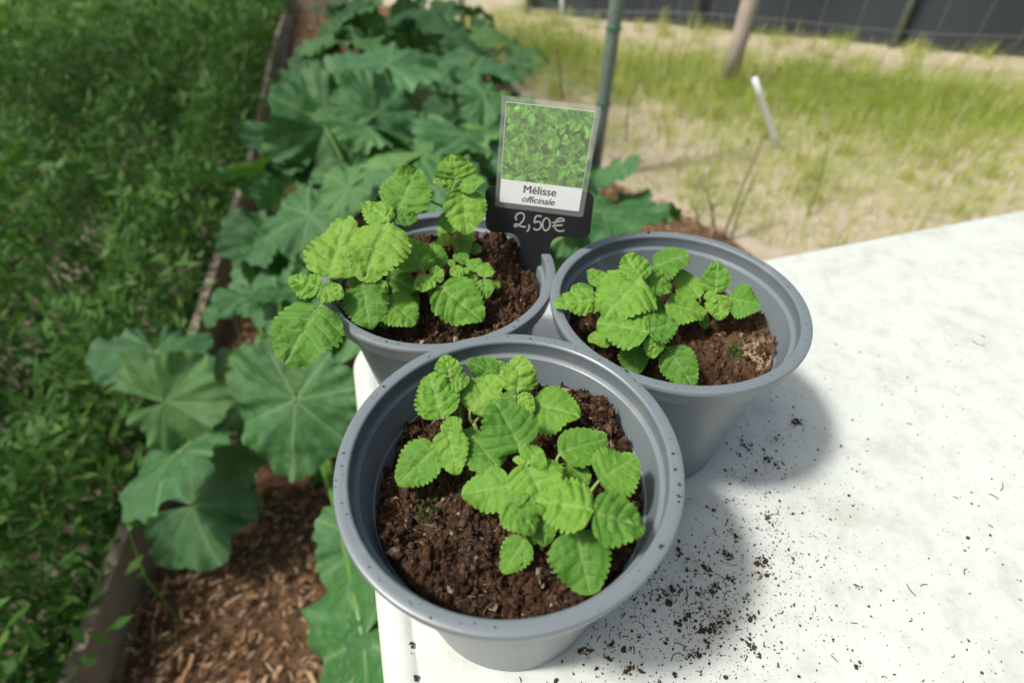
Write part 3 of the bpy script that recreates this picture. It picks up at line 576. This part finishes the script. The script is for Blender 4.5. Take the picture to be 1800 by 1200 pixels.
# ------------------------------------------------------------------ lemon balm
def leaf_local(L, W, wr, g, curl, fold):
    nv = 4+(W > .018); teeth = 2*nv; nr, nc = teeth*5+1, 21
    sp_ = np.linspace(0, 1, nr); v = np.linspace(-1, 1, nc); S, Vv = np.meshgrid(sp_, v, indexing='ij'); av = np.abs(Vv)
    u = S**1.55*.9+.1*S; um = S**.80                                # a row follows a side vein from the midrib (u) to the margin (um)
    pk = g.uniform(-.04, .05)
    f = np.interp(um, [0, .03, .08, .16, .28+pk, .40+pk, .54, .68, .80, .90, .96, 1], [.0, .42, .70, .89, 1, .985, .90, .75, .58, .42, .29, .11])
    sca = np.abs(np.sin(math.pi*teeth*S)); scv = np.abs(np.sin(math.pi*nv*S)); ends = np.clip((1-S)*5, 0, 1)*np.clip(S*8, 0, 1)
    amp = (.115+.05*wr)*ends*av**4*g.uniform(.75, 1.15)
    x = Vv*(W/2)*f*(1+amp*(sca**.65-.8))*(1+.06*g.uniform(-1, 1)*Vv)
    y = L*(u+(um-u)*av**1.45-.055*av*np.clip(1-um*7, 0, 1)*g.uniform(.3, 1.4)+.02*(sca-.5)*av**4*ends)
    q = (.006+.042*wr)*W
    z = q*(scv**.8-.6)*np.clip(av*4, 0, 1)*(1-.3*av**4)
    z += -.02*W*np.exp(-(Vv/.08)**2)-curl*L*u**2+fold*np.abs(x)-(.10+.5*fold)*W*(x/(W/2))**2*.7
    z += .06*W*np.sin(u*5+g.uniform(0, 6))*Vv+.045*W*np.sin(u*8+g.uniform(0, 6))*av**2
    k = 8/max(W, .006); z += (.014+.06*wr)*W*(fbm(x*1.3*k+g.uniform(0, 60), y*k, 3)-.5)*2
    fr = np.abs((nv*S+.5) % 1-.5); vein = np.maximum(np.exp(-(fr/.05)**2)*np.clip(1.1-av, 0, 1)*.75, np.exp(-(Vv*f/.05)**2))
    i = np.arange(nr*nc).reshape(nr, nc); F = np.stack([i[:-1, :-1], i[:-1, 1:], i[1:, 1:], i[1:, :-1]], -1).reshape(-1, 4)
    edge = np.clip(av**8*.6+(um > .95)*.3, 0, 1)*g.uniform(.2, 1)
    return np.stack([x, y, z], -1).reshape(-1, 3), F, vein.ravel(), edge.ravel()
CR = {'A': (680, 610, 5), 'B': (800, 720, 5), 'C': (820, 840, 5), 'D': (460, 260, 6), 'E': (460, 440, 6), 'F': (640, 260, 6), 'G': (660, 400, 6), 'H': (960, 410, 4.137), 'I': (1110, 380, 6.668)}
def cp(c, x, y): a, b, s = CR[c]; return a+x/s, b+y/s
def make_plant(key, label, stems, leaves):
    # stems: (crop, x, y, top height cm above table, lean); leaves: (stem, crop, bx, by, tx, ty, width, zb, zt, wrinkle, roll)
    tops = [at(*cp(c, x, y), TZ+z/100) for c, x, y, z in stems]
    cx, cy = PC[key][:2]; base = []
    for t in tops:
        b = t[:2]+(np.array([cx, cy])-t[:2])*.18; base.append(np.array([b[0], b[1], float(soilz(key, b[0], b[1]))-.003]))
    org = np.mean(base, 0); root = empty('lemon_balm', org, label, 'herb', 'lemon balm plants in the pots')
    SP = []
    for t, b in zip(tops, base):
        P = bez(b, (b+t)/2+np.array([0, 0, .004]), t-np.array([0, 0, .002]), 8); SP.append(P); V, F = tubeVF(P, np.linspace(.0013, .0009, 8), 7); part('stem', V, F, MAT['stem'], root, org)
    for k, (s, c, bx, by, tx, ty, w, zb, zt, wr, roll) in enumerate(leaves):
        g = np.random.default_rng(1000+k+len(leaves)*37)
        b = at(*cp(c, bx, by), TZ+zb/100); t = at(*cp(c, tx, ty), TZ+zt/100); dist = (b-EYE)@FW
        W = w/CR[c][2]/FPX*dist*1.13; Y = nrm(t-b); L = np.linalg.norm(t-b)
        N0 = nrm(np.array([0, 0, .62])+.38*nrm(EYE-b)); N0 = nrm(N0-(N0@Y)*Y); X = np.cross(Y, N0); ro = math.radians(roll)
        Z = math.cos(ro)*N0+math.sin(ro)*X; X = np.cross(Y, Z)
        W = W/max(.55, math.sqrt(max(.05, 1-(X@nrm(b-EYE))**2)))
        Vl, F, ve, e = leaf_local(L, W, wr, g, g.uniform(.04, .16), g.uniform(.02, .2))
        V = b+Vl[:, :1]*X+Vl[:, 1:2]*Y+Vl[:, 2:]*Z
        o = part('leaf', V, F, MAT['leaf'], root, org, attrs={'vein': ve, 'edge': e})
        P = SP[s]; j = int(np.argmin(np.linalg.norm(P-(b-np.array([0, 0, .006])), axis=1))); a = P[max(j, 2)]
        Q = bez(b+Y*.0012-Z*.0004, b-Y*min(.006, np.linalg.norm(b-a)*.5)-np.array([0, 0, .0015]), a, 8)
        V, F = tubeVF(Q, np.linspace(.00055, .0008, 8), 6); part('petiole', V, F, MAT['stem'], o, org)
make_plant('front', 'lemon balm clump against the far inner wall of the pot with bare soil', [('A', 565, 285, 11.4), ('A', 545, 728, 11.5), ('A', 1150, 420, 11.2), ('A', 760, 640, 10.3)], [
    (0, 'A', 560, 265, 500, 62, 225, 11.6, 12.1, .8, 0), (0, 'A', 575, 275, 725, 300, 190, 11.6, 11.5, .8, 0), (1, 'A', 490, 615, 360, 215, 360, 11.0, 11.9, .75, -8),
    (3, 'A', 985, 245, 700, 120, 210, 10.6, 11.2, .3, 0), (3, 'A', 1000, 320, 990, 115, 150, 10.4, 11.1, .3, 0), (3, 'A', 735, 550, 965, 240, 340, 10.7, 11.4, .25, 0),
    (2, 'A', 1150, 395, 1180, 68, 310, 11.2, 12.2, .85, 0), (2, 'A', 1150, 425, 1285, 585, 190, 11.2, 10.9, .8, 10), (2, 'A', 1140, 425, 1000, 450, 130, 11.2, 11.1, .8, 0), (2, 'A', 1308, 495, 1698, 590, 370, 10.7, 10.9, .2, -10),
    (1, 'A', 430, 890, 75, 1195, 350, 10.9, 10.2, .3, 0), (1, 'A', 540, 735, 610, 1110, 290, 11.6, 11.0, .35, 8), (1, 'A', 545, 720, 650, 630, 160, 11.6, 11.9, .8, 0), (1, 'A', 540, 725, 475, 680, 80, 11.6, 11.7, .8, 0),
    (3, 'B', 375, 495, 90, 150, 330, 10.9, 11.3, .25, 12)])
make_plant('front', 'lemon balm clump with puckered leaves spreading over the bare soil', [('B', 625, 462, 11.9), ('B', 1205, 890, 12.0), ('B', 485, 800, 11.6), ('B', 960, 560, 10.8)], [
    (0, 'A', 1175, 885, 945, 448, 480, 12.0, 12.8, .55, 0), (0, 'B', 470, 665, 52, 735, 350, 10.8, 10.6, .15, 0), (0, 'B', 630, 468, 800, 810, 470, 12.0, 11.7, .4, 0), (0, 'B', 640, 465, 745, 330, 270, 12.1, 12.4, .6, 0), (0, 'B', 620, 455, 505, 425, 80, 12.0, 12.0, .8, 0),
    (1, 'B', 1195, 870, 705, 775, 430, 12.3, 12.1, .9, 0), (1, 'B', 1210, 905, 1700, 1015, 410, 12.1, 11.8, .9, 0), (1, 'B', 1275, 608, 1600, 395, 420, 11.3, 11.5, .2, 0), (3, 'B', 938, 370, 1345, 235, 330, 11.1, 11.1, .2, 0),
    (3, 'B', 985, 470, 1180, 650, 220, 10.5, 10.2, .2, 0), (2, 'B', 478, 790, 715, 1070, 330, 11.7, 11.2, .6, 0), (2, 'B', 485, 795, 640, 745, 120, 11.7, 11.8, .6, 0), (2, 'B', 735, 900, 800, 1200, 250, 10.9, 10.4, .2, 0),
    (2, 'C', 512, 542, 308, 825, 260, 10.1, 9.7, .15, 0), (1, 'C', 965, 480, 1095, 1025, 500, 11.1, 10.4, .2, 0), (2, 'C', 510, 470, 605, 585, 110, 10.1, 9.8, .1, 0)])
make_plant('left', 'sprawling lemon balm leaning out over the rim and table edge', [('E', 620, 430, 11.4), ('D', 1320, 790, 13.8), ('E', 1070, 330, 11.2), ('G', 160, 420, 10.6), ('G', 520, 480, 11.3)], [
    (0, 'E', 615, 588, 205, 1155, 640, 11.4, 10.4, .5, 0), (0, 'E', 620, 400, 272, 275, 260, 11.9, 12.3, 1, 0), (0, 'E', 620, 405, 860, 460, 230, 11.9, 11.8, .8, 0), (0, 'D', 715, 1370, 880, 718, 560, 11.8, 13.4, .5, -8),
    (1, 'D', 1310, 812, 1050, 1345, 570, 14.0, 13.0, .55, 0), (1, 'F', 365, 655, 545, 195, 500, 13.5, 15.2, .5, 0), (1, 'D', 1335, 770, 1070, 545, 270, 14.1, 14.5, 1, 0), (1, 'F', 325, 745, 578, 715, 160, 14.0, 13.9, .8, 0),
    (4, 'G', 495, 425, 310, 105, 390, 11.4, 12.1, .6, 0), (4, 'G', 650, 430, 600, 130, 230, 10.5, 11.4, .2, 0), (2, 'E', 1070, 380, 1130, 815, 440, 11.4, 10.4, .55, 6), (2, 'E', 1320, 420, 890, 300, 200, 10.7, 11.0, .2, 0),
    (3, 'G', 110, 742, 430, 1000, 370, 11.0, 10.2, .2, 0), (3, 'G', 135, 500, 425, 650, 270, 10.8, 10.5, .1, 0), (3, 'G', 330, 665, 445, 850, 160, 10.2, 9.7, .1, 0), (4, 'G', 680, 622, 1125, 965, 470, 11.2, 10.3, .5, 0),
    (4, 'G', 600, 520, 412, 635, 180, 11.6, 11.5, .9, 0), (4, 'G', 590, 510, 715, 440, 170, 11.6, 11.8, .9, 0), (2, 'E', 1250, 720, 1350, 810, 110, 9.9, 9.6, .1, 0)])
make_plant('left', 'tall lemon balm shoot standing right beside the black price stake', [('F', 985, 400, 14.2), ('F', 970, 900, 10.8)], [
    (0, 'F', 975, 372, 930, 68, 400, 14.5, 15.8, .4, 0), (0, 'F', 1050, 462, 1072, 908, 410, 14.3, 12.8, .5, 0), (0, 'F', 975, 370, 740, 335, 140, 14.5, 14.9, .9, 0), (0, 'F', 1020, 405, 1272, 335, 150, 14.5, 15.0, .8, 0),
    (0, 'F', 850, 690, 945, 890, 190, 12.8, 12.0, .2, 0), (0, 'F', 690, 515, 735, 465, 50, 13.4, 13.8, .2, 0), (1, 'F', 1010, 920, 1090, 1135, 185, 11.0, 10.3, .2, 0), (1, 'F', 870, 900, 760, 850, 110, 10.6, 10.8, 0, 0),
    (1, 'F', 905, 930, 765, 1030, 130, 10.6, 10.4, .1, 0), (1, 'F', 1130, 1040, 1242, 1085, 105, 10.4, 10.2, 0, 0), (1, 'F', 1030, 930, 1180, 960, 130, 10.6, 10.5, .1, 0)])
make_plant('left', 'small pale yellow green lemon balm seedling in the pot with the price stake', [('G', 945, 440, 11.0), ('G', 1150, 535, 10.9)], [
    (0, 'G', 980, 345, 818, 285, 120, 11.3, 11.5, .5, 0), (0, 'G', 985, 430, 1118, 325, 150, 11.3, 11.5, .35, 0), (0, 'G', 925, 440, 782, 470, 140, 11.3, 11.3, .8, 0), (0, 'G', 830, 395, 762, 335, 70, 11.2, 11.4, .8, 0), (0, 'G', 930, 425, 975, 480, 70, 11.3, 11.2, .7, 0),
    (0, 'G', 978, 465, 1065, 590, 120, 11.0, 10.6, .1, 0), (1, 'G', 1150, 522, 1170, 362, 170, 11.1, 11.6, .55, 0), (1, 'G', 1150, 545, 1160, 745, 185, 11.1, 10.5, .45, 0), (1, 'G', 1235, 570, 1312, 635, 100, 10.8, 10.5, 0, 0)])
make_plant('right', 'bushy lemon balm with large toothed leaves and one chewed leaf', [('H', 690, 350, 11.6), ('H', 350, 500, 10.8), ('H', 745, 730, 10.9), ('H', 720, 470, 9.8)], [
    (0, 'H', 690, 332, 415, 588, 400, 12.2, 11.5, .5, 0), (0, 'H', 690, 335, 575, 150, 210, 12.1, 12.8, .8, 0), (0, 'H', 735, 320, 932, 412, 140, 11.7, 11.2, .9, 0), (1, 'H', 415, 365, 305, 255, 120, 11.2, 11.5, .5, 0),
    (1, 'H', 345, 488, 60, 500, 180, 11.3, 11.3, .9, 0), (1, 'H', 345, 480, 410, 505, 150, 11.3, 11.1, .7, 0), (1, 'H', 345, 425, 180, 390, 110, 10.9, 11.0, .2, 0), (2, 'H', 735, 712, 365, 640, 300, 11.3, 11.0, .5, 0),
    (1, 'H', 480, 740, 303, 765, 130, 9.8, 9.6, .15, 0), (2, 'H', 740, 705, 958, 640, 200, 11.3, 11.6, .85, 0), (2, 'H', 795, 760, 765, 908, 140, 11.0, 10.2, .5, 0), (2, 'H', 628, 825, 665, 1015, 200, 9.6, 9.0, .15, 0),
    (2, 'H', 895, 842, 1075, 1115, 240, 10.2, 9.4, .35, 14), (3, 'H', 700, 500, 880, 625, 180, 10.0, 9.6, .1, 0), (0, 'I', 270, 588, 665, 430, 350, 11.2, 12.0, .35, -12)])
make_plant('right', 'young lemon balm with smooth rounded leaves beside bare barky soil', [('I', 990, 930, 10.3), ('I', 780, 980, 9.8)], [
    (1, 'I', 800, 945, 520, 620, 270, 10.2, 11.0, .1, 0), (1, 'I', 430, 1030, 890, 1130, 330, 10.4, 10.1, .15, 0), (0, 'I', 990, 890, 1010, 520, 300, 10.7, 11.9, .75, 0), (0, 'I', 1005, 930, 1060, 1205, 270, 10.7, 10.0, .6, 0),
    (0, 'I', 1000, 930, 850, 950, 140, 10.7, 10.6, .5, 0), (0, 'I', 1170, 965, 1525, 1020, 340, 10.4, 10.5, .08, 0), (0, 'I', 840, 1165, 870, 1320, 120, 9.4, 8.9, 0, 0)])

# ------------------------------------------------------------------ price stake and laminated card
B0 = np.array([.0134444, .2569351, TZ+.09]); yaw, lean, rol = -.133, .133, -.010
X0 = np.array([math.cos(yaw), math.sin(yaw), 0]); N_ = np.array([-math.sin(yaw), math.cos(yaw), 0])
Z0 = np.array([0, 0, 1])*math.cos(lean)+N_*math.sin(lean)
SX = X0*math.cos(rol)+Z0*math.sin(rol); SZ = -X0*math.sin(rol)+Z0*math.cos(rol); SN = np.cross(SX, SZ); SN = SN if SN @ (EYE-B0) > 0 else -SN   # towards the viewer side
def sp(x, z, d=0.): return B0+SX*x/100+SZ*z/100+SN*d/100        # point on the sign, cm
def s_px(px, py):
    d = ray(px, py); t = ((B0-EYE)@SN)/(d@SN); q = EYE+d*t-B0; return np.array([q@SX, q@SZ])*100
def slab(poly, d0, d1):
    n_ = len(poly); V = [sp(x, z, d0) for x, z in poly]+[sp(x, z, d1) for x, z in poly]
    F = [list(range(n_))[::-1], list(range(n_, 2*n_))]+[[i, (i+1) % n_, n_+(i+1) % n_, n_+i] for i in range(n_)]; return np.array(V), F
def arc(cx, cy, r, a0, a1, n=7): return [(cx+r*math.cos(math.radians(a)), cy+r*math.sin(math.radians(a))) for a in np.linspace(a0, a1, n)]
root = empty('price_stake', B0-np.array([0, 0, .03]), 'black T-shaped price stake chalked 2,50€ stuck in the soil', 'price tag')
bw, b0, b1, bx, r = 5.94, 2.62, 5.26, .09, .42
poly = arc(bx+bw/2-r, b0+r, r, -90, 0)+arc(bx+bw/2-r, b1-r, r, 0, 90)+arc(bx-bw/2+r, b1-r, r, 90, 180)+arc(bx-bw/2+r, b0+r, r, 180, 270)
poly += arc(-1.5, b0-.6, .6, 90, 10, 5)+[(-.72, .3), (-.62, -1.6), (0, -3.2), (.62, -1.6), (.72, .3)]+arc(1.5, b0-.6, .6, 170, 90, 5)
V, F = slab(poly, -.12, 0); part('board', V, F, MAT['board'], root, B0-np.array([0, 0, .03]), smooth=False)
def ribbon(P, w, d=.006):
    P = np.asarray(P, float); Q = []
    for i in range(len(P)-1):
        p0, p1, p2, p3 = P[max(i-1, 0)], P[i], P[i+1], P[min(i+2, len(P)-1)]
        for t in np.linspace(0, 1, 7)[:-1]: Q.append(.5*((2*p1)+(-p0+p2)*t+(2*p0-5*p1+4*p2-p3)*t*t+(-p0+3*p1-3*p2+p3)*t**3))
    Q.append(P[-1]); Q = np.array(Q); T = np.gradient(Q, axis=0); T /= np.linalg.norm(T, axis=1)[:, None]+1e-9; S = np.stack([-T[:, 1], T[:, 0]], -1)
    ww = w*(1+.35*(vnoise(np.arange(len(Q))*.7, np.full(len(Q), P[0][0]*9))-.5)); n_ = len(Q)
    V = [sp(*(q+s*k/2), d) for q, s, k in zip(Q, S, ww)]+[sp(*(q-s*k/2), d) for q, s, k in zip(Q, S, ww)]+[sp(*(q+s*k/2), .001) for q, s, k in zip(Q, S, ww)]+[sp(*(q-s*k/2), .001) for q, s, k in zip(Q, S, ww)]
    F = [[i, n_+i, n_+i+1, i+1] for i in range(n_-1)]+[[i, i+1, 2*n_+i+1, 2*n_+i] for i in range(n_-1)]+[[n_+i, 3*n_+i, 3*n_+i+1, n_+i+1] for i in range(n_-1)]; return np.array(V), F
c4 = lambda P: [s_px(820+x/3.243, 150+y/3.243) for x, y in P]
strokes = {'two': [[(287, 768), (279, 753), (290, 735), (312, 727), (329, 740), (325, 765), (306, 789), (279, 806), (275, 795), (290, 791), (313, 804), (340, 807)]],
           'comma': [[(352, 793), (359, 806), (347, 834)]],
           'five': [[(428, 747), (408, 744), (393, 752), (388, 782), (408, 776), (425, 790), (419, 815), (398, 824), (382, 814)]],
           'zero': [[(470, 765), (452, 757), (437, 775), (434, 803), (447, 827), (466, 820), (476, 795), (471, 766), (458, 757)]],
           'euro': [[(557, 766), (536, 757), (514, 769), (502, 798), (511, 823), (534, 832), (557, 827)], [(487, 783), (520, 777), (560, 771)], [(487, 803), (515, 799), (548, 796)]]}
for k, S in strokes.items():
    V, F = joinVF([ribbon(c4(s), .08) for s in S]); part('chalk_lettering', V, F, MAT['chalk'], root, B0-np.array([0, 0, .03]), smooth=False)
# card
ccx, ccz, cw, ch, ca = .289, 6.89, 4.918, 5.738, -.061
def cl(x, z): return (ccx+x*math.cos(ca)-z*math.sin(ca), ccz+x*math.sin(ca)+z*math.cos(ca))
corg = sp(ccx, ccz-ch/2, .03)
root = empty('plant_card', corg, 'laminated card with leaf photograph and the name Mélisse officinale', 'plant card')
def rect(x0, x1, z0, z1): return [cl(x0, z0), cl(x1, z0), cl(x1, z1), cl(x0, z1)]
hw, hh = cw/2, ch/2
rr_ = .12; pouch = [cl(*p) for p in arc(hw-rr_, -hh+rr_, rr_, -90, 0, 4)+arc(hw-rr_, hh-rr_, rr_, 0, 90, 4)+arc(-hw+rr_, hh-rr_, rr_, 90, 180, 4)+arc(-hw+rr_, -hh+rr_, rr_, 180, 270, 4)]
V, F = slab(pouch, .03, .034); part('pouch_back', V, F, MAT['clear'], root, corg, smooth=False)
V, F = slab(pouch, .062, .066); part('pouch_front', V, F, MAT['clear'], root, corg, smooth=False)
px0, px1, pz0, pz1 = -hw+.24, hw-.27, -hh+.30, hh-.27; zs = pz0+(pz1-pz0)*.25
V, F = slab(rect(px0, px1, pz0, pz1), .036, .045); part('paper', V, F, MAT['paper'], root, corg, smooth=False)
def photo():
    nx, nz = 170, 150; X, Zz = np.meshgrid(np.linspace(0, 1, nx), np.linspace(0, 1, nz), indexing='ij'); g = np.random.default_rng(5)
    C = np.zeros((nx, nz, 3))+np.array([.03, .09, .03])+.05*fbm(X*20, Zz*20, 3)[..., None]*np.array([.5, 1, .4])
    for k in range(620):
        cx, cz = g.random(2); L = g.uniform(.028, .068); W = L*g.uniform(.45, .72); a = g.uniform(0, 2*math.pi); dx = X-cx; dz = (Zz-cz)*.86
        p = dx*math.cos(a)+dz*math.sin(a); q = -dx*math.sin(a)+dz*math.cos(a); m = (p/L)**2+(q/W)**2*np.clip(1+.5*p/L, .4, 2) < 1
        c = np.array([.11, .29, .045])*g.uniform(.45, 1.6+.7*g.random()**3)+np.array([.06, .05, .03])*g.random()**2+np.array([.04, 0, 0])*(1-cz)*g.random()
        sh = .72+.35*(q/W > 0)-.25*np.exp(-(q/W/.13)**2)*-1+.12*np.cos(p/L*12)*(np.abs(q/W) > .2)
        C[m] = (c*sh[..., None])[m]
    V = np.array([sp(*cl(px0+(px1-px0)*(.004+.992*x), zs+(pz1-zs)*z), .0475) for x, z in zip(X.ravel(), Zz.ravel()*.995)]); i = np.arange(nx*nz).reshape(nx, nz)
    F = np.stack([i[:-1, :-1], i[1:, :-1], i[1:, 1:], i[:-1, 1:]], -1).reshape(-1, 4)
    part('photo_print', V, F, MAT['print'], root, corg, smooth=False, colattr=np.concatenate([C.reshape(-1, 3), np.ones((nx*nz, 1))], 1))
photo()
def lettering(text, pl, pr, shear, off):
    a, b = s_px(*pl), s_px(*pr); d = (b-a); wd_ = np.linalg.norm(d); d = d/wd_; e = np.array([-d[1], d[0]])
    cu = bpy.data.curves.new('lettering', 'FONT'); cu.body = text; cu.size = 1; cu.shear = shear; cu.resolution_u = 4
    t = bpy.data.objects.new('lettering', cu); col.objects.link(t); bpy.context.view_layer.update()
    me = bpy.data.meshes.new_from_object(t.evaluated_get(bpy.context.evaluated_depsgraph_get())); bpy.data.objects.remove(t)
    P = np.array([v.co for v in me.vertices]); P[:, 0] -= P[:, 0].min(); k = wd_/P[:, 0].max()
    F = [list(p.vertices) for p in me.polygons]; L_ = []
    for q, (ox, oy) in enumerate(((0, 0), (off, 0), (-off, 0), (0, off*.6), (0, -off*.6))):      # bold: the same outline struck five times
        L_.append((np.array([sp(*(a+d*(p[0]+ox)*k+e*(p[1]+oy)*k), .0478+.0003*q) for p in P]), F))
    V, F = joinVF(L_); part('lettering', V, F, MAT['ink'], root, corg, smooth=False)
c4p = lambda x, y: (820+x/3.243, 150+y/3.243)
lettering('Mélisse', c4p(326, 611), c4p(509, 632), 0, .026); lettering('officinale', c4p(317, 661), c4p(501, 684), .25, .024)
